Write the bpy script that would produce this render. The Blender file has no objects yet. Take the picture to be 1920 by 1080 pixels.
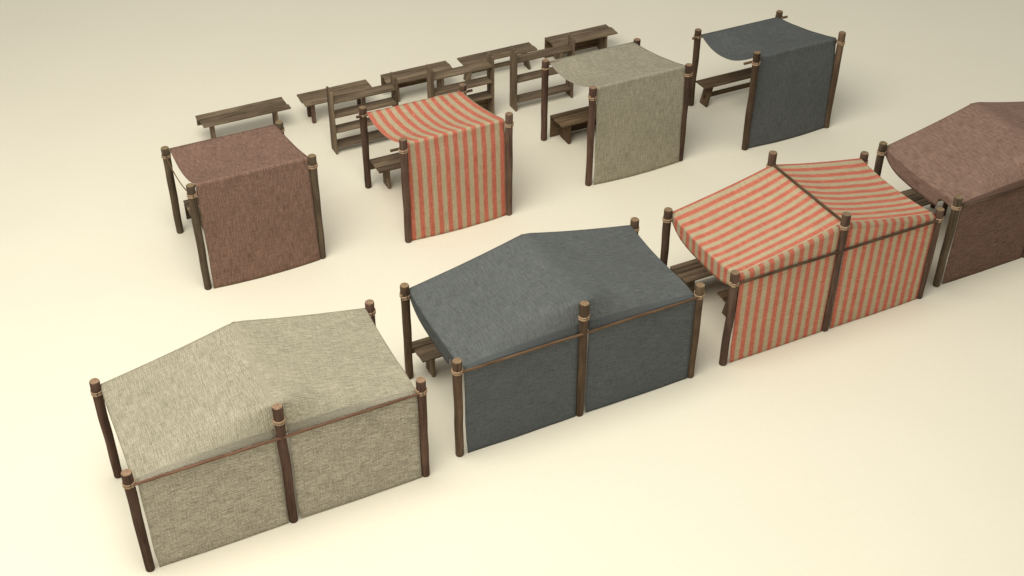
import bpy, math, random
from mathutils import Vector, Matrix, noise as mnoise

random.seed(11)
S = bpy.context.scene
COL = S.collection
YAW = 0.4606
CY, SY = math.cos(YAW), math.sin(YAW)


def world(u, v):
    """row frame (u along the rows, v away from the camera) -> world"""
    return (u * CY - v * SY, u * SY + v * CY)


# ------------------------------------------------------------------ materials
def new_mat(name):
    m = bpy.data.materials.new(name)
    m.use_nodes = True
    nt = m.node_tree
    b = nt.nodes['Principled BSDF']
    b.inputs['Roughness'].default_value = 0.9
    b.inputs['Specular IOR Level'].default_value = 0.12
    return m, nt, b


def N(nt, typ, **kw):
    n = nt.nodes.new(typ)
    for k, v in kw.items():
        if k.startswith('i_'):
            n.inputs[k[2:].replace('_', ' ')].default_value = v
        else:
            setattr(n, k, v)
    return n


def attr(nt, name):
    return N(nt, 'ShaderNodeAttribute', attribute_name=name).outputs['Vector']


def mapped(nt, vec, scale, loc=(0, 0, 0)):
    mp = N(nt, 'ShaderNodeMapping')
    mp.inputs['Scale'].default_value = scale
    mp.inputs['Location'].default_value = loc
    nt.links.new(vec, mp.inputs['Vector'])
    return mp.outputs['Vector']


def noise(nt, vec, scale=1.0, detail=4.0, rough=0.6, dist=0.0):
    n = N(nt, 'ShaderNodeTexNoise')
    n.inputs['Scale'].default_value = scale
    n.inputs['Detail'].default_value = detail
    n.inputs['Roughness'].default_value = rough
    n.inputs['Distortion'].default_value = dist
    nt.links.new(vec, n.inputs['Vector'])
    return n.outputs['Fac']


def ramp(nt, fac, stops):
    r = N(nt, 'ShaderNodeValToRGB')
    el = r.color_ramp.elements
    while len(el) < len(stops):
        el.new(0.5)
    for e, (p, c) in zip(el, stops):
        e.position = p
        e.color = (c[0], c[1], c[2], 1) if not isinstance(c, (int, float)) else (c, c, c, 1)
    nt.links.new(fac, r.inputs['Fac'])
    return r.outputs['Color']


def mix(nt, a, b, fac, mode='MIX'):
    m = N(nt, 'ShaderNodeMix', data_type='RGBA', blend_type=mode)
    for sock, val in ((m.inputs[6], a), (m.inputs[7], b), (m.inputs[0], fac)):
        if isinstance(val, (int, float)):
            sock.default_value = val if sock.type == 'VALUE' else (val, val, val, 1)
        elif isinstance(val, tuple):
            sock.default_value = (*val, 1)
        else:
            nt.links.new(val, sock)
    return m.outputs[2]


def mth(nt, op, a, b=None, c=None):
    m = N(nt, 'ShaderNodeMath', operation=op)
    for i, v in enumerate((a, b, c)):
        if v is None:
            continue
        if isinstance(v, (int, float)):
            m.inputs[i].default_value = v
        else:
            nt.links.new(v, m.inputs[i])
    return m.outputs[0]


def bump(nt, b, h, strength, dist=0.01):
    bn = N(nt, 'ShaderNodeBump')
    bn.inputs['Strength'].default_value = strength
    bn.inputs['Distance'].default_value = dist
    nt.links.new(h, bn.inputs['Height'])
    nt.links.new(bn.outputs['Normal'], b.inputs['Normal'])


def objrand(nt):
    return N(nt, 'ShaderNodeObjectInfo').outputs['Random']


def wood(name, dark, mid, light, contrast=1.0, along=1.6, across=26.0):
    """weathered timber, 'grain' attribute: x along the grain in metres"""
    m, nt, b = new_mat(name)
    g = attr(nt, 'grain')
    fine = noise(nt, mapped(nt, g, (along * 1.8, across * 2.4, across * 2.4)), 1, 5, .65, .3)
    broad = noise(nt, mapped(nt, g, (along * .55, across * .42, across * .42), (3, 1, 7)), 1, 3, .55, .8)
    blot = noise(nt, mapped(nt, g, (1.7, 2.6, 2.6), (9, 4, 2)), 1, 3, .6)
    f = mth(nt, 'ADD', mth(nt, 'MULTIPLY', fine, .42), mth(nt, 'ADD', mth(nt, 'MULTIPLY', broad, .42), mth(nt, 'MULTIPLY', blot, .2)))
    lo, hi = .52 - .17 / contrast, .52 + .17 / contrast
    c = ramp(nt, f, [(lo, dark), (.52, mid), (hi, light)])
    pv = noise(nt, mapped(nt, g, (.11, .11, .11), (2, 6, 1)), 1, 1, .5)
    c = mix(nt, c, ramp(nt, pv, [(.3, .68), (.7, 1.28)]), 1.0, 'MULTIPLY')
    # dark checks and cracks along the grain
    cr = noise(nt, mapped(nt, g, (along * .8, across * 3.2, across * 3.2), (1, 8, 3)), 1, 2, .5)
    crk = ramp(nt, cr, [(.30, .45), (.40, 1.0)])
    c = mix(nt, c, crk, .7, 'MULTIPLY')
    nt.links.new(c, b.inputs['Base Color'])
    bump(nt, b, f, .5, .012)
    b.inputs['Roughness'].default_value = .82
    return m


def endgrain(name, a, bb):
    m, nt, b = new_mat(name)
    g = N(nt, 'ShaderNodeTexCoord').outputs['Object']
    n = noise(nt, g, 22, 4, .6)
    c = ramp(nt, n, [(.32, bb), (.66, a)])
    nt.links.new(c, b.inputs['Base Color'])
    return m


def fabric(name, a, bb, fleck, stripes=None, weave=0.5, hb=.15):
    """woven cloth; 'cloth' attribute: xy = stripe coordinates; 'weave' attribute: x across the main threads, y along them (m)"""
    m, nt, b = new_mat(name)
    g = attr(nt, 'cloth')
    g2 = attr(nt, 'weave')
    warp = noise(nt, mapped(nt, g2, (44, 4.6, 1)), 1, 4, .75)
    weft = noise(nt, mapped(nt, g2, (4.6, 44, 1), (4, 2, 0)), 1, 4, .75)
    grain = noise(nt, mapped(nt, g2, (44, 44, 1)), 1, 3, .85)
    blot = noise(nt, mapped(nt, g2, (3.2, 1.8, 1)), 1, 4, .6)
    f = mth(nt, 'ADD', mth(nt, 'MULTIPLY', warp, .42), mth(nt, 'MULTIPLY', weft, .26))
    f = mth(nt, 'ADD', f, mth(nt, 'MULTIPLY', grain, .26))
    f = mth(nt, 'ADD', f, mth(nt, 'MULTIPLY', blot, .08))
    # herringbone weave: zigzag ridges
    sp = N(nt, 'ShaderNodeSeparateXYZ')
    nt.links.new(g2, sp.inputs[0])
    zig = mth(nt, 'PINGPONG', sp.outputs[1], .045)
    jit = mth(nt, 'MULTIPLY', mth(nt, 'SUBTRACT', noise(nt, mapped(nt, g2, (14, 14, 1), (1, 5, 0)), 1, 3, .7), .5), .035)
    ph = mth(nt, 'ADD', mth(nt, 'ADD', sp.outputs[0], mth(nt, 'MULTIPLY', zig, .55)), jit)
    hz = mth(nt, 'MULTIPLY_ADD', mth(nt, 'SINE', mth(nt, 'MULTIPLY', ph, 2 * math.pi / .034)), .5, .5)
    if stripes:
        period, phase, c2a, c2b = stripes
        sx = N(nt, 'ShaderNodeSeparateXYZ')
        nt.links.new(g, sx.inputs[0])
        wob = noise(nt, mapped(nt, g, (3, 1.2, 1), (2, 9, 0)), 1, 3, .6)
        x = mth(nt, 'ADD', sx.outputs[0], mth(nt, 'MULTIPLY', mth(nt, 'SUBTRACT', wob, .5), .012))
        fz = mth(nt, 'SUBTRACT', noise(nt, mapped(nt, g, (9, 90, 1)), 1, 2, .6), .5)
        x = mth(nt, 'ADD', x, mth(nt, 'MULTIPLY', fz, .030))
        sn = mth(nt, 'SINE', mth(nt, 'MULTIPLY', mth(nt, 'ADD', x, phase), 2 * math.pi / period))
        msk = ramp(nt, mth(nt, 'MULTIPLY_ADD', sn, .5, .5), [(.33, 0.0), (.67, 1.0)])
        cA = ramp(nt, f, [(.42, bb), (.58, a)])
        cB = ramp(nt, f, [(.42, c2b), (.58, c2a)])
        c = mix(nt, cA, cB, msk)
    else:
        c = ramp(nt, f, [(.42, bb), (.58, a)])
    fl = noise(nt, mapped(nt, g2, (44, 6, 1), (7, 7, 0)), 1, 2, .5)
    c = mix(nt, c, fleck, mth(nt, 'MULTIPLY', ramp(nt, fl, [(.62, 0.0), (.74, 1.0)]), .4))
    c = mix(nt, c, ramp(nt, hz, [(.05, 1 - hb), (.6, 1 + hb * .55)]), 1.0, 'MULTIPLY')
    # broad worn and soiled patches in the cloth
    soil = noise(nt, mapped(nt, g, (1.1, .9, 1), (5, 3, 0)), 1, 5, .65)
    c = mix(nt, c, ramp(nt, soil, [(.3, .93), (.7, 1.05)]), .8, 'MULTIPLY')
    nt.links.new(c, b.inputs['Base Color'])
    h = mth(nt, 'ADD', mth(nt, 'MULTIPLY', hz, .3 + hb), mth(nt, 'MULTIPLY', f, .6))
    bump(nt, b, h, weave, .012)
    b.inputs['Roughness'].default_value = 1.0
    b.inputs['Specular IOR Level'].default_value = .03
    return m


BEIGE = ((.54, .495, .395), (.200, .181, .140))
RED = ((.61, .205, .140), (.40, .098, .066))
TAN = ((.52, .435, .29), (.37, .30, .195))
M = {}
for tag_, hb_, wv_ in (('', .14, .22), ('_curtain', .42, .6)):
    M['beige' + tag_] = fabric('beige_cloth' + tag_, *(BEIGE if tag_ else ((.425, .39, .298), (.222, .200, .150))), (.16, .14, .085), weave=wv_, hb=hb_)
    bw = (1.05, 1.03, .99) if not tag_ else (.99, .985, .98)
    M['blue' + tag_] = fabric('blue_cloth' + tag_, (.128 * bw[0], .139 * bw[1], .145 * bw[2]), (.074 * bw[0], .081 * bw[1], .085 * bw[2]), (.20, .18, .15), weave=wv_ * .8, hb=hb_ * .6)
    mk = 1.0 if not tag_ else .74  # maroon curtain copy is darkened: its shade is put into the colour
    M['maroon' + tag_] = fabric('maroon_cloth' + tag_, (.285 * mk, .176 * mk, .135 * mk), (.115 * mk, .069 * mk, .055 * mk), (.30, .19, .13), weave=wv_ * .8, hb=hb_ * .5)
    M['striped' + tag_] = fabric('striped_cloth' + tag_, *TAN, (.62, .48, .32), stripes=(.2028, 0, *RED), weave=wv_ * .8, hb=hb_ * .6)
M['maroon_lit'] = fabric('maroon_cloth_lit', (.325, .215, .168), (.150, .088, .072), (.36, .25, .18), weave=.22, hb=.12)  # paler copy for the gabled roof, its stronger light painted into the colour
POSTS = {
    'red': (wood('red_brown_timber', (.046, .026, .018), (.104, .060, .043), (.170, .104, .076), 1.0, 1.2, 9), endgrain('red_cut_end', (.33, .215, .14), (.20, .13, .085))),
    'olive': (wood('olive_timber', (.043, .030, .019), (.096, .070, .046), (.160, .120, .080), 1.0, 1.2, 9), endgrain('olive_cut_end', (.26, .195, .11), (.16, .115, .065))),
    'brown': (wood('brown_timber', (.048, .030, .018), (.112, .073, .046), (.185, .124, .078), 1.0, 1.2, 9), endgrain('brown_cut_end', (.29, .20, .12), (.18, .12, .07))),
    'dark': (wood('dark_timber', (.044, .026, .019), (.100, .062, .045), (.165, .105, .076), 1.0, 1.2, 9), endgrain('dark_cut_end', (.28, .19, .12), (.17, .115, .07))),
}
M['plank'] = wood('weathered_plank', (.058, .040, .025), (.168, .122, .080), (.285, .217, .148), 1.05, 1.3, 22)
M['plank_dark'] = wood('dark_plank', (.040, .025, .014), (.118, .077, .044), (.21, .146, .085), 1.05, 1.3, 22)
M['bar_red'] = wood('red_bar_wood', (.07, .035, .022), (.16, .085, .055), (.24, .14, .09), 1, 2, 20)
M['bar_brown'] = wood('brown_bar_wood', (.06, .034, .019), (.15, .090, .052), (.22, .145, .085), 1, 2, 20)
M['bar_dark'] = wood('dark_bar_wood', (.035, .022, .013), (.095, .060, .037), (.15, .10, .062), 1, 2, 20)
m, nt, b = new_mat('hemp_rope')
g = attr(nt, 'grain')
w = N(nt, 'ShaderNodeTexWave', wave_type='BANDS', bands_direction='DIAGONAL')
w.inputs['Scale'].default_value = 30
nt.links.new(g, w.inputs['Vector'])
nt.links.new(ramp(nt, w.outputs['Fac'], [(0.1, (.28, .185, .115)), (.8, (.52, .37, .245))]), b.inputs['Base Color'])
M['rope'] = m
m, nt, b = new_mat('cream_floor')
g = N(nt, 'ShaderNodeTexCoord').outputs['Object']
n1 = noise(nt, g, 9, 5, .75)
n2 = noise(nt, g, .35, 3, .5)
f = mth(nt, 'ADD', mth(nt, 'MULTIPLY', n1, .5), mth(nt, 'MULTIPLY', n2, .5))
nt.links.new(ramp(nt, f, [(.35, (.812, .765, .640)), (.65, (.842, .795, .670))]), b.inputs['Base Color'])
b.inputs['Roughness'].default_value = 1
b.inputs['Specular IOR Level'].default_value = 0.02
M['floor'] = m


# ------------------------------------------------------------------ mesh building
class MB:
    def __init__(self):
        self.v, self.f, self.g, self.mi = [], [], [], []

    def add(self, verts, faces, grain, mi=0):
        o = len(self.v)
        self.v += [tuple(x) for x in verts]
        self.g += [tuple(x) for x in grain]
        for fc in faces:
            self.f.append(tuple(i + o for i in fc))
            self.mi.append(mi)

    def build(self, name, mats, parent, attr_name='grain', smooth=False, loc=None):
        me = bpy.data.meshes.new(name)
        me.from_pydata(self.v, [], self.f)
        at = me.attributes.new(attr_name, 'FLOAT_VECTOR', 'POINT')
        for i, x in enumerate(self.g):
            at.data[i].vector = x
        for mt in (mats if isinstance(mats, (list, tuple)) else [mats]):
            me.materials.append(mt)
        for p, i in zip(me.polygons, self.mi):
            p.material_index = i
            p.use_smooth = smooth
        me.update()
        o = bpy.data.objects.new(name, me)
        COL.objects.link(o)
        if parent:
            o.parent = parent
        if loc:
            o.location = loc
        return o


def bevel(o, w=.006, seg=1):
    md = o.modifiers.new('bevel', 'BEVEL')
    md.width = w
    md.segments = seg
    md.limit_method = 'ANGLE'
    md.angle_limit = math.radians(40)
    return o


def plank(mb, p0, p1, width_dir, wd, thick_dir, th, seg=8, wob=.004, mi=0):
    """a sawn plank from p0 to p1, slightly irregular along its edges"""
    p0, p1, wdv, tdv = Vector(p0), Vector(p1), Vector(width_dir), Vector(thick_dir)
    L = (p1 - p0).length
    off = (random.uniform(0, 50), random.uniform(0, 50), random.uniform(0, 50))
    vs, gs, fs = [], [], []
    seed = random.uniform(0, 99)
    for i in range(seg + 1):
        t = i / seg
        c = p0.lerp(p1, t)
        a = wob * mnoise.noise((t * 5, seed, 0))
        bq = wob * mnoise.noise((t * 5, seed, 7))
        h = wob * .8 * mnoise.noise((t * 3, seed, 13))
        for sw, sh in ((-1, -1), (1, -1), (1, 1), (-1, 1)):
            e = a if sw < 0 else bq
            vs.append(c + wdv * (sw * wd / 2 + e) + tdv * (sh * th / 2 + h))
            gs.append((off[0] + t * L, off[1] + sw * wd / 2, off[2] + sh * th / 2))
    for i in range(seg):
        for k in range(4):
            a0, a1 = i * 4 + k, i * 4 + (k + 1) % 4
            fs.append((a0, a1, a1 + 4, a0 + 4))
    fs.append((3, 2, 1, 0))
    n = seg * 4
    fs.append((n, n + 1, n + 2, n + 3))
    mb.add(vs, fs, gs, mi)


def tube(mb, pts, r, n=10, caps=True, wob=0.0, mi=0, capmi=None):
    pts = [Vector(p) for p in pts]
    off = random.uniform(0, 60)
    seed = random.uniform(0, 99)
    vs, gs, fs = [], [], []
    L = 0
    ref = Vector((0, 0, 1))
    if abs((pts[-1] - pts[0]).normalized().z) > .9:
        ref = Vector((1, 0, 0))
    for i, p in enumerate(pts):
        d = (pts[min(i + 1, len(pts) - 1)] - pts[max(i - 1, 0)]).normalized()
        x = d.cross(ref).normalized()
        y = d.cross(x).normalized()
        if i:
            L += (p - pts[i - 1]).length
        rr = r[i] if isinstance(r, (list, tuple)) else r
        for k in range(n):
            a = 2 * math.pi * k / n
            q = rr * (1 + wob * mnoise.noise((math.cos(a) + seed, math.sin(a), L * 2.5)))
            vs.append(p + x * (q * math.cos(a)) + y * (q * math.sin(a)))
            gs.append((off + L, off + rr * math.cos(a), rr * math.sin(a)))
    for i in range(len(pts) - 1):
        for k in range(n):
            a, b2 = i * n + k, i * n + (k + 1) % n
            fs.append((a, a + n, b2 + n, b2))
    mb.add(vs, fs, gs, mi)
    if caps:
        o = len(mb.v) - len(vs)
        mb.f.append(tuple(o + k for k in range(n)))
        mb.mi.append(mi)
        mb.f.append(tuple(o + (len(pts) - 1) * n + k for k in reversed(range(n))))
        mb.mi.append(mi if capmi is None else capmi)


def empty(name, label, cat, u, v, group=None, rz=0.0):
    o = bpy.data.objects.new(name, None)
    o.empty_display_size = .2
    COL.objects.link(o)
    x, y = world(u, v)
    o.location = (x, y, 0)
    o.rotation_euler = (0, 0, YAW + rz)
    o['label'] = label
    o['category'] = cat
    if group:
        o['group'] = group
    return o


def shade_auto(o, ang=35):
    for p in o.data.polygons:
        p.use_smooth = True
    # mark the sharp rims by splitting on angle
    me = o.data
    me.update()
    efs = {}
    for p in me.polygons:
        for ek in p.edge_keys:
            efs.setdefault(ek, []).append(p.normal.copy())
    at = me.attributes.new('sharp_edge', 'BOOLEAN', 'EDGE')
    for e in me.edges:
        ns = efs.get(tuple(sorted(e.vertices)), [])
        if len(ns) == 2 and ns[0].angle(ns[1], 0) > math.radians(ang):
            at.data[e.index].value = True


# ------------------------------------------------------------------ posts, ropes, poles
def make_post(parent, x, y, h, rope_z, kind, turns=3, r0=.071, r1=.079):
    mb = MB()
    seed = random.uniform(0, 99)
    pts, rs = [], []
    nn = 18
    for i in range(nn + 1):
        t = i / nn
        z = t * h
        k = .012 * math.sin(math.pi * t)
        pts.append((k * mnoise.noise((t * 3, seed, 0)) * 1.6, k * mnoise.noise((t * 3, seed, 5)) * 1.6, z))
        rs.append((r0 + (r1 - r0) * t) * (1 + .035 * mnoise.noise((t * 6, seed, 9))))
    rs[0] *= .93
    pts.insert(1, (0, 0, .018))
    rs.insert(1, r0)
    pts.insert(-1, (0, 0, h - .012))
    rs.insert(-1, r1)
    rs[-1] *= .93
    tube(mb, pts, rs, 18, True, .05, 0, 1)
    o = mb.build('post', list(POSTS[kind]), parent, loc=(x, y, 0))
    shade_auto(o, 50)
    if rope_z:
        rb = MB()
        rr = r0 + (r1 - r0) * rope_z / h + .004
        P = []
        st = turns * 22
        a0 = random.uniform(0, 6)
        for i in range(st + 1):
            a = a0 + 2 * math.pi * i / 22
            zz = rope_z + .026 * (i / st - .5) * turns + .004 * math.sin(a * .5 + seed)
            P.append(((rr + .003) * math.cos(a), (rr + .003) * math.sin(a), zz))
        tube(rb, P, .0095, 7)
        ro = rb.build('rope_wrap', M['rope'], o, smooth=True)
    return o


def make_pole(parent, name, p0, p1, r, mat, bend=.0):
    mb = MB()
    p0, p1 = Vector(p0), Vector(p1)
    n = 24
    seed = random.uniform(0, 99)
    pts = []
    for i in range(n + 1):
        t = i / n
        p = p0.lerp(p1, t)
        p.z += .010 * mnoise.noise((t * 4, seed, 0)) - bend * 4 * t * (1 - t)
        p.y += .008 * mnoise.noise((t * 4, seed, 4))
        pts.append(p)
    rs = [r * (1 + .08 * mnoise.noise((i * .4, seed, 8))) for i in range(n + 1)]
    tube(mb, pts, rs, 10)
    o = mb.build(name, mat, parent)
    shade_auto(o, 50)
    return o


# ------------------------------------------------------------------ cloth sheets
def sheet(parent, name, mat, us, ts, fn, cl, wv=None):
    """grid us x ts; fn(u,t)->(x,y,z); cl(u,t)->(across, along)"""
    mb = MB()
    vs, gs, fs, ws = [], [], [], []
    for t in ts:
        for u in us:
            vs.append(fn(u, t))
            a, b2 = cl(u, t)
            gs.append((a, b2, 0))
            ws.append((*(wv(u, t) if wv else (a, b2)), 0))
    nu = len(us)
    for j in range(len(ts) - 1):
        for i in range(nu - 1):
            fs.append((j * nu + i, j * nu + i + 1, (j + 1) * nu + i + 1, (j + 1) * nu + i))
    mb.add(vs, fs, gs)
    o = mb.build(name, mat, parent, 'cloth', True)
    at = o.data.attributes.new('weave', 'FLOAT_VECTOR', 'POINT')
    for i, x in enumerate(ws):
        at.data[i].vector = x
    md = o.modifiers.new('thickness', 'SOLIDIFY')
    md.thickness = .004
    md.offset = 0
    return o


def lin(a, b, n):
    return [a + (b - a) * i / n for i in range(n + 1)]


def ss(a, b, x):
    t = max(0, min(1, (x - a) / (b - a)))
    return t * t * (3 - 2 * t)


def big_stall(u0, v0, label, cloth, kind, bar, hmid=2.415, rmid=2.152, ridge_over=False, sagm=.05, seed=0, gap=.02, rolled=.15):
    root = empty('market_stall', label, 'market stall', u0, v0, 'gabled two-bay stalls in the front row')
    hl = 2.05
    XW = 2.247
    posts = [(-XW, 1.07, hl, 1.838), (-XW, -1.085, hl, 1.838), (XW, -1.085, hl, 1.838), (XW, 1.085, hl, 1.838),
             (0, -1.094, hmid, rmid), (0, 1.10, hmid + (.05 if ridge_over else -.065), rmid)]
    for x, y, h, rz in posts:
        make_post(root, x, y, h + random.uniform(-.01, .01), rz, kind)
    # long bars and ridge pole
    make_pole(root, 'crossbar', (-2.20, -1.142, 1.833), (2.20, -1.142, 1.833), .023, bar)
    make_pole(root, 'crossbar', (-2.20, 1.02, 1.80), (2.20, 1.02, 1.80), .023, bar)
    rzp = 2.405 if ridge_over else 2.345
    make_pole(root, 'ridge_pole', (0, -1.03, rzp), (0, 1.03, rzp), .026, bar)
    zr = 2.378 if ridge_over else 2.418
    ze = 1.945
    E = 2.14

    def vp(v):
        return max(0.0, 1 - (v / 1.07) ** 2)

    def roofz(u, v):
        a = min(1, abs(u) / E)
        z = ze + (zr - ze) * (1 - a)
        z -= (.028 + sagm * vp(v)) * 4 * a * (1 - a) * (1 - .25 * a)
        if not ridge_over:
            z -= .035 * math.exp(-(abs(u) / .07) ** 2) * (.6)
        else:
            z += .004
        z -= .085 * vp(v) * ss(.5, 1.0, a)
        z += .010 * mnoise.noise((u * 1.3 + seed, v * 1.5, seed * 3.1)) * vp(v)
        return z

    def vall(v):  # how far the end of the cloth hangs down
        k = min(1, abs(v) / 1.1)
        return .05 + .31 * (1 - k ** 5) * (1.0 - .10 * v)

    VF = 1.09

    VE = -1.108

    def rv(u):      # how far back from the rail the roof starts to fold over
        return .09 + rolled * ss(0, 1.0, abs(u))

    def profile(u, t, off=0.0):
        """t 0..1 across the roof from the far edge, 1..2 over the fold and down to the rail"""
        vn = VE + rv(u) + (.34 * ss(0, .8, abs(u)) if rolled else 0)
        if t <= 1:
            v = VF + (vn - VF) * max(0, t)
            return v, roofz(u, v) + off - (-t if t < 0 else 0)
        q = t - 1
        zb = roofz(u, vn)
        if not rolled:
            a = q * math.pi / 2
            h = min(zb - 1.85, .10)
            return (vn - (rv(u) + off) * math.sin(a) ** .85, zb - h + (h + off) * math.cos(a) ** .85)
        zr_ = min(1.86, zb - .06)
        c = VE + .75 * rv(u)
        b0, b1, b2_ = (1 - q) ** 2, 2 * q * (1 - q), q * q
        return (b0 * vn + b1 * c + b2_ * VE - off, (b0 + b1) * zb + b2_ * zr_ + off * .6)

    def fn(s, t):
        sg = -1 if s < 0 else 1
        sa = abs(s)
        if sa <= E:
            v, z = profile(s, t)
            return (s, v, z)
        q = (sa - E)            # 0..1 -> down the hanging end
        v, z = profile(sg * E, t)
        vl = max(-1.1, min(1.1, v))
        Lh = vall(vl)
        r = .04
        al = q * (Lh + .04)
        ang = min(al / r, math.pi / 2 * .92)
        uu = E + r * math.sin(ang) - max(0, al - r * 1.45) * .06 * vp(vl)
        zz = z - r * (1 - math.cos(ang)) - max(0, al - r * math.pi / 2 * .92)
        if t > 1:
            zz = max(zz, 1.70)
        return (sg * uu, v, zz)

    def across(s, t):
        u = max(-E, min(E, s))
        if t <= 1:
            return profile(u, t)[0]
        return profile(u, 1)[0] - (t - 1) * (.15 if not rolled else profile(u, 1)[0] - VE + .1)

    vall_pts = [.04, .08, .12, .16, .24, .32, .42, .55, .7, .85, 1.0]
    us = [-E - q for q in reversed(vall_pts)] + lin(-E, E, 64) + [E + q for q in vall_pts]
    ts = [-.045, -.02] + lin(0, 1, 34) + [1 + q / 14 for q in range(1, 15)]

    def al(s):
        return s if abs(s) < E else math.copysign(E + (abs(s) - E) * .35, s)
    sheet(root, 'roof_cloth', M['maroon_lit' if cloth == 'maroon' else cloth], us, ts, fn, lambda s, t: (across(s, t) + 1.19, al(s)),
          lambda s, t: (al(s) + 9, across(s, t)) if s < -.02 else (across(s, t), al(s)))
    # hanging back curtains, one for each bay
    for (a, b2) in ((-2.165 + gap, -.092), (.072 + gap, 2.165)):
        w = b2 - a
        ph = random.uniform(0, 9)

        def cf(u, t, a=a, b2=b2, w=w, ph=ph):
            ue = max(-E, min(E, u))
            k = (u - a) / w
            if t <= 0:          # sewn to the rolled near edge of the roof
                v, z = profile(ue, 2 + t * (.16 if rolled else .97), .004)
                return (u, v, z)
            v0, z0 = profile(ue, 2, .004)
            z = z0 + (.012 - z0) * t
            ux = u + (.012 * mnoise.noise((z * 1.6, ph, 0)) if (k < .02 or k > .98) else 0) * min(1, t * 4) + (.018 * ss(.35, .1, z) if k < .02 else 0)
            bow = .012 * math.sin(math.pi * k) * t + .006 * mnoise.noise((u * 2, z * 1.5, ph)) * min(1, t * 3)
            lean = min(1, max(0, (z0 - z) / max(.02, z0 - 1.85)))
            return (ux, v0 + (-1.112 - v0) * lean - bow - .012 * t, z)
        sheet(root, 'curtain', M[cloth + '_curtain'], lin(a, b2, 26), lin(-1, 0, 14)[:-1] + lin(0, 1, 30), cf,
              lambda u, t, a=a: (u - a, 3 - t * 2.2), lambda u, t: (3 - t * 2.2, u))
    return root


def small_stall(u0, v0, label, cloth, kind, bar, variant, edge, mids, seed, rope_side=False):
    root = empty('market_stall', label, 'market stall', u0, v0, 'single-bay lean-to stalls in the middle row')
    if variant == 0:
        XW, YN, YF, HN, HF, zn, zf = 1.165, -1.053, 1.052, 2.366, 2.005, 2.345, 1.955
        bn = (-1.17, 1.17, -1.0, 2.30)
        bf = (-1.17, 1.17, 1.03, 1.915)
        rn, rf = 2.155, 1.832
        yb = -1.075
    else:
        XW, YN, YF, HN, HF, zn, zf = 1.136, -1.126, 1.126, 2.408, 1.952, 2.235, 1.84
        bn = (-1.36, 1.20, -1.01, 2.14)
        bf = (-1.30, 1.34, 1.08, 1.79)
        rn, rf = 2.17, 1.80
        yb = -1.10
    for x, y, h, rz in ((-XW, YN, HN, rn), (XW, YN, HN, rn), (-XW, YF, HF, rf), (XW, YF, HF, rf)):
        make_post(root, x, y, h + random.uniform(-.008, .008), rz, kind, 2 if y > 0 else 3)
    make_pole(root, 'crossbar', (bn[0], bn[2], bn[3]), (bn[1], bn[2], bn[3]), .030, bar)
    make_pole(root, 'crossbar', (bf[0], bf[2], bf[3]), (bf[1], bf[2], bf[3]), .030, bar)
    if rope_side:
        rb = MB()
        P = []
        for i in range(25):
            t = i / 24
            P.append((-XW - .02, YF - .09 + (YN - YF + .18) * t, 1.845 + (2.14 - 1.845) * t - .16 * 4 * t * (1 - t) * .75))
        tube(rb, P, .011, 7)
        rb.build('side_rope', M['bar_brown'], root, smooth=True)
    W = 1.075
    R = .05
    VN, VF = -1.0, 1.075

    def roofz(u, v):
        t = (VF - v) / (VF - VN)          # 0 far, 1 near
        z = zf + (zn - zf) * t
        k = u / W
        sg = mids + (edge - mids) * ss(-.25, -1.0, k) + (.055 - mids) * ss(.2, 1.0, k)
        tt = t ** .92
        z -= sg * 4 * tt * (1 - tt)
        z += .010 * mnoise.noise((u * 1.7 + seed, v * 1.7, seed)) * 4 * t * (1 - t)
        return z

    def fn(u, d):
        # d: distance along the cloth from the crest; >0 on the roof, <0 down the back
        if d > 0:
            v = VN + d
            if v > VF:
                return (u, VF + .01, roofz(u, VF) - (v - VF))
            return (u, v, roofz(u, v))
        q = -d
        ang = min(q / R, math.pi / 2)
        y = VN - R * math.sin(ang)
        z = zn - R * (1 - math.cos(ang)) - max(0, q - R * math.pi / 2)
        L = zn - R
        t = max(0, q - R * math.pi / 2) / L
        k = u / W
        y += (yb - (VN - R)) * ss(0, .25, t)
        y -= (.05 + .06 * (1 - k * k)) * t ** 1.4
        y -= .008 * mnoise.noise((u * 2.2, z * 1.4, seed)) * (1 if t > 0 else 0)
        ux = u * (1 - .008 * math.sin(3 * t)) + (.012 * mnoise.noise((z * 1.8, seed, 2)) if abs(k) > .97 else 0)
        # soft scallop along the crest where the cloth is tied
        z += .006 * mnoise.noise((u * 4, seed, 5)) * max(0, 1 - t * 6)
        return (ux, y, max(z, .012))

    Lb = zn - R + R * math.pi / 2 - .012
    ds = [VF - VN + .05, VF - VN + .02] + lin(VF - VN, .04, 34) + [.02, .001] + [-x for x in (.016, .032, .048, .064, .08, .1)] + lin(-.15, -Lb, 30)
    sheet(root, 'cloth_cover', M[cloth], lin(-W, W + (.022 if variant == 0 else 0), 44), ds, fn, lambda u, d: (u + W, d))
    return root


# ------------------------------------------------------------------ furniture
TH = .04


def table_top(root, L, v0, v1, z, n, mat, jag=.03, name='tabletop'):
    mb = MB()
    w = (v1 - v0) / n
    for i in range(n):
        vc = v1 - (i + .5) * w
        a, b2 = random.uniform(-jag, jag), random.uniform(-jag, jag)
        if i == 0:
            a = 0
        dz = random.uniform(-.005, .005)
        plank(mb, (-L / 2 + max(a, -.005 if i == 0 else -jag), vc, z - TH / 2 + dz), (L / 2 + b2, vc, z - TH / 2 + dz), (0, 1, 0), w - .006, (0, 0, 1), TH)
    return bevel(mb.build(name, mat, root))


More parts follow.
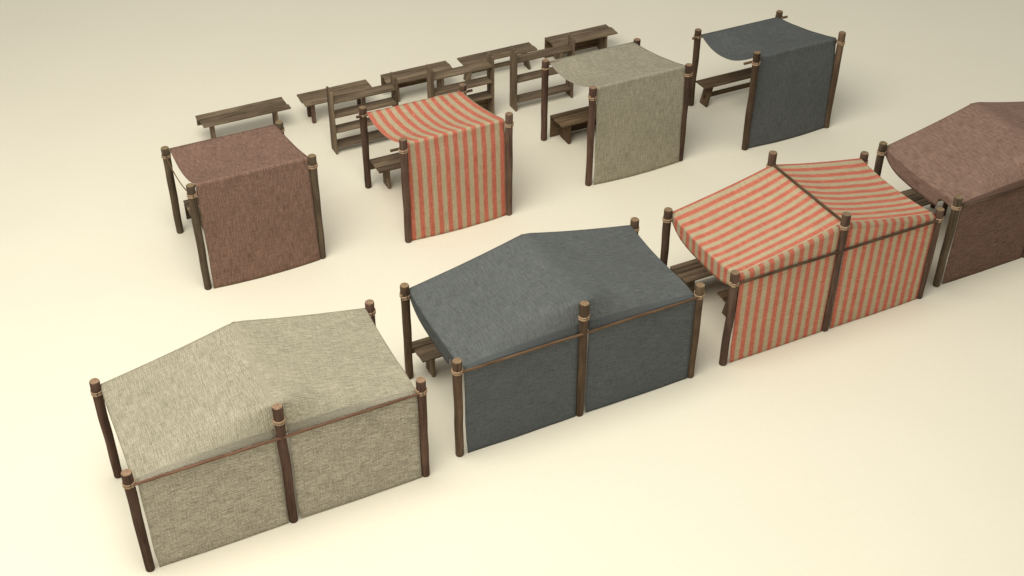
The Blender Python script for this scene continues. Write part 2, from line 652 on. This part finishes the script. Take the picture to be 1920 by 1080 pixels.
def slab_leg(root, x, v0, v1, h, mat, th=.05, n=3, name='leg'):
    mb = MB()
    w = (v1 - v0) / n
    for i in range(n):
        vc = v0 + (i + .5) * w
        plank(mb, (x + random.uniform(-.003, .003), vc, 0), (x + random.uniform(-.003, .003), vc, h), (0, 1, 0), w - .011, (1, 0, 0), th + random.uniform(-.004, .004), 4, .003)
    return bevel(mb.build(name, mat, root))


def board(root, name, p0, p1, wdir, wd, tdir, th, mat):
    mb = MB()
    plank(mb, p0, p1, wdir, wd, tdir, th)
    return bevel(mb.build(name, mat, root))


TG_BACK = 'wooden trestles and tables in the back row'
TG_IN = 'wooden tables standing inside the stalls'


def table_apron(u, v, label, group, L=2.03, mat=None):        # three planks, slab legs, shallow apron at the back
    mat = mat or M['plank']
    r = empty('table', label, 'table', u, v, group)
    table_top(r, L, -.29, .29, .58, 3, mat, .045)
    for sx in (-1, 1):
        slab_leg(r, sx * (L / 2 - .275), -.155, .165, .538, mat, .06, 2)
    board(r, 'apron', (-L / 2 + .01, .262, .435), (L / 2 - .03, .262, .435), (0, 0, 1), .205, (0, 1, 0), .03, mat)
    return r


def table_posts(u, v, label, group, L=1.69):                  # three planks on four square legs
    mat = M['plank']
    r = empty('table', label, 'table', u, v, group)
    table_top(r, L, -.30, .30, .58, 3, mat, .03)
    for sx in (-1, 1):
        for sy in (-1, 1):
            mb = MB()
            x, y = sx * (L / 2 - .225), sy * .165 + .02
            plank(mb, (x, y, 0), (x, y, .538), (0, 1, 0), .085, (1, 0, 0), .085, 4, .004)
            bevel(mb.build('leg', POSTS['dark'][0], r), .012)
    return r


def table_panel(u, v, label, group, L=1.72, z0=.125, n=4, mat=None, jag=.02, lw=.34):   # slab legs and a deep panel at the back
    mat = mat or M['plank']
    r = empty('table', label, 'table', u, v, group)
    table_top(r, L, -.285, .285, .58, n, mat, jag)
    for sx in (-1, 1):
        slab_leg(r, sx * (L / 2 - .27), -lw / 2, lw / 2 + .02, .538, mat, .06, 3)
    mb = MB()
    hh = (.537 - z0) / 2
    for i in range(2):
        zc = z0 + (i + .5) * hh
        plank(mb, (-L / 2 + .004, .262, zc), (L / 2 - .20, .262, zc), (0, 0, 1), hh - .005, (0, 1, 0), .032)
    bevel(mb.build('back_panel', M['plank_dark'], r))
    return r


def trestle_bench(u, v, label, group, L=1.98, D=.43, z=.57, mat=None):
    mat = mat or M['plank']
    r = empty('bench', label, 'bench', u, v, group)
    table_top(r, L, -D / 2, D / 2, z, 2, mat, .012, 'seat')
    for sx in (-1, 1):
        mb = MB()
        xt, xb = sx * (L / 2 - .27), sx * (L / 2 - .15)
        d = Vector((xt - xb, 0, z - TH)).normalized()
        plank(mb, (xb, 0, 0), (xt, 0, z - TH), (0, 1, 0), .28, d.cross(Vector((0, 1, 0))), .06, 4, .003)
        leg = bevel(mb.build('leg', mat, r))
        tb = MB()
        xm = xb + (xt - xb) * .42
        plank(tb, (xm + sx * .03, 0, .235), (xm + sx * .085, 0, .235), (0, 1, 0), .05, (0, 0, 1), .055, 1, 0)
        bevel(tb.build('peg', mat, leg))
    xm = L / 2 - .15 - .12 * .42 - .03
    board(r, 'stretcher', (-xm, 0, .235), (xm, 0, .235), (0, 0, 1), .115, (0, 1, 0), .045, mat)
    return r


def bookshelf(u, v, label, shelves, panel, W=1.55, D=.335, H=1.56, group='open plank shelves behind the stalls'):
    mat = M['plank']
    r = empty('shelf_unit', label, 'shelf', u, v, group)
    t = .045
    for sx in (-1, 1):
        mb = MB()
        for i in range(3):
            w = D / 3
            vc = -D / 2 + (i + .5) * w
            h = H + (-.015, .0, .012)[i] + random.uniform(-.01, .01)
            plank(mb, (sx * (W / 2 - t / 2) + random.uniform(-.002, .002), vc, 0), (sx * (W / 2 - t / 2), vc, h), (0, 1, 0), w - .010, (1, 0, 0), t, 10, .003)
        bevel(mb.build('side_panel', mat, r))
    for z in shelves:
        mb = MB()
        plank(mb, (-W / 2 + t + .001, 0, z + .02), (W / 2 - t - .001, 0, z + .02), (0, 1, 0), D - .025, (0, 0, 1), .042)
        bevel(mb.build('shelf', mat, r))
    if panel:
        mb = MB()
        hh = (panel[1] - panel[0]) / 2
        for i in range(2):
            zc = panel[0] + (i + .5) * hh
            plank(mb, (-W / 2 + t + .001, D / 2 - .035, zc), (W / 2 - t - .001, D / 2 - .035, zc), (0, 0, 1), hh - .005, (0, 1, 0), .025)
        bevel(mb.build('back_panel', M['plank_dark'], r))
    return r


# ------------------------------------------------------------------ the setting
mb = MB()
mb.add([(-300, -100, 0), (300, -100, 0), (300, 500, 0), (-300, 500, 0)], [(0, 1, 2, 3)], [(0, 0, 0)] * 4)
fl = mb.build('ground', M['floor'], None)
fl['kind'] = 'structure'

# front row, two bays each
BIG = [(3.05, 14.89), (8.24, 15.07), (13.44, 15.09), (18.5, 15.24)]
POS = [(-3.8853, 14.6944), (0.6803, 17.1568), (5.3355, 19.4948), (9.8005, 21.8739),
       (-5.3053, 21.1354), (-1.5963, 22.7942), (2.2165, 24.9047), (5.7625, 26.4806)]
RP = [(x * CY + y * SY, -x * SY + y * CY) for x, y in POS]

big_stall(*RP[0], 'gabled stall under beige cloth, nearest the camera, with reddish posts', 'beige', 'red', M['bar_red'], sagm=.045, seed=1, gap=.03)
big_stall(*RP[1], 'gabled stall under slate blue grey cloth, between beige and striped gabled stalls', 'blue', 'brown', M['bar_brown'], sagm=.03, seed=5)
big_stall(*RP[2], 'gabled red and tan striped stall, ridge pole lying on top of its cloth', 'striped', 'dark', M['bar_dark'], 2.60, 2.345, True, .10, seed=9, rolled=0)
big_stall(*RP[3], 'gabled stall under maroon cloth, cut off by the right edge of the photo', 'maroon', 'olive', M['bar_dark'], sagm=.03, seed=13)
# middle row, one bay each
small_stall(*RP[4], 'small lean-to stall with maroon cloth over roof and back, thin rope along its open side', 'maroon', 'olive', M['bar_brown'], 0, .20, .10, 2, True)
small_stall(*RP[5], 'small lean-to stall with red and tan striped cloth over roof and back', 'striped', 'dark', M['bar_dark'], 1, .20, .14, 4)
small_stall(*RP[6], 'small lean-to stall with beige cloth over roof and back, reddish posts', 'beige', 'red', M['bar_red'], 0, .21, .08, 6)
small_stall(*RP[7], 'small lean-to stall with slate blue grey cloth, sagging roof, farthest right in its row', 'blue', 'brown', M['bar_brown'], 1, .32, .12, 8)

# back row tables
table_apron(5.835, 25.58, 'plank table with uneven board ends behind the small maroon stall', TG_BACK)
table_posts(8.045, 25.525, 'plank table on four thin square legs behind the leftmost shelf unit', TG_BACK)
table_panel(10.15, 25.59, 'four-plank table with dark back panel, behind the left and middle shelf units', TG_BACK, 1.70)
trestle_bench(12.30, 25.68, 'trestle bench with splayed legs and a low stretcher behind the shelf units', TG_BACK, 1.98, .44)
table_panel(14.63, 25.645, 'plank table with full-height back panel, farthest back behind the small beige stall', TG_BACK, 1.80, .015, 3, None, .03, .40)
# shelves
bookshelf(8.175, 23.965, 'open shelf unit with four shelves, just left behind the small striped stall', (1.266, .91, .533, .159), None)
bookshelf(10.555, 23.965, 'open shelf unit with a closed panel at the bottom, middle of the three shelf units', (1.293, .894, .513), (.04, .50))
bookshelf(12.65, 23.965, 'open shelf unit with three widely spaced shelves, left behind the small beige stall', (1.258, .741, .21), None)


def inside(s, du, dv):
    return RP[s][0] + du, RP[s][1] + dv


table_panel(*inside(4, -.10, 1.0), 'plank table mostly hidden inside the small maroon stall', TG_IN, 1.72)
table_apron(*inside(5, -.01, 1.0), 'plank table with stepped board ends inside the small striped stall', TG_IN, 2.03)
table_panel(*inside(6, -.10, .81), 'dark table with a full-height back panel inside the small beige stall', TG_IN, 1.80, .015, 3, M['plank_dark'], .015, .40)
trestle_bench(*inside(7, -.01, 1.0), 'dark trestle bench with low stretcher inside the small blue grey stall', TG_IN, 2.0, .42, .58, M['plank_dark'])
table_apron(*inside(1, -1.12, 1.02), 'plank table with notched end peeking out left of the gabled blue grey stall', TG_IN, 2.03)
table_panel(*inside(2, -1.13, .93), 'wide plank table showing beneath the open left end of the gabled striped stall', TG_IN, 1.72)
trestle_bench(*inside(2, -.58, .02), 'bench whose end peeks out behind the near left post of the gabled striped stall', TG_IN, 1.98, .40, .50, M['plank_dark'])
table_posts(*inside(3, -1.08, .905), 'plank table on square legs showing beneath the open left end of the gabled maroon stall', TG_IN)

# ------------------------------------------------------------------ light
w = bpy.data.worlds.new('World')
S.world = w
w.use_nodes = True
bg = w.node_tree.nodes['Background']
bg.inputs['Color'].default_value = (1.0, .978, .90, 1)
bg.inputs['Strength'].default_value = .50

ld = bpy.data.lights.new('key_lamp', 'AREA')
ld.shape = 'DISK'
ld.size = 17
ld.energy = 4750
ld.color = (1, .96, .84)
lo = bpy.data.objects.new('key_lamp', ld)
COL.objects.link(lo)
lo.location = (-5.5, 11.5, 20)
lo.rotation_euler = (Vector((-1.5, 15, 0)) - Vector(lo.location)).to_track_quat('-Z', 'Y').to_euler()

# ------------------------------------------------------------------ camera
cd = bpy.data.cameras.new('camera')
cam = bpy.data.objects.new('camera', cd)
COL.objects.link(cam)
cd.sensor_width = 36
cd.lens = 2401.15 / 1920 * 36
cd.clip_end = 2000
PIT, ROLL = .6527, .0059
cam.location = (0, 0, 15.0879)
cam.matrix_world = Matrix.Translation((0, 0, 15.0879)) @ Matrix.Rotation(math.pi / 2 - PIT, 4, 'X') @ Matrix.Rotation(ROLL, 4, 'Z')
S.camera = cam
S.view_settings.view_transform = 'Standard'
S.view_settings.look = 'None'
S.view_settings.exposure = 0
S.view_settings.gamma = 1
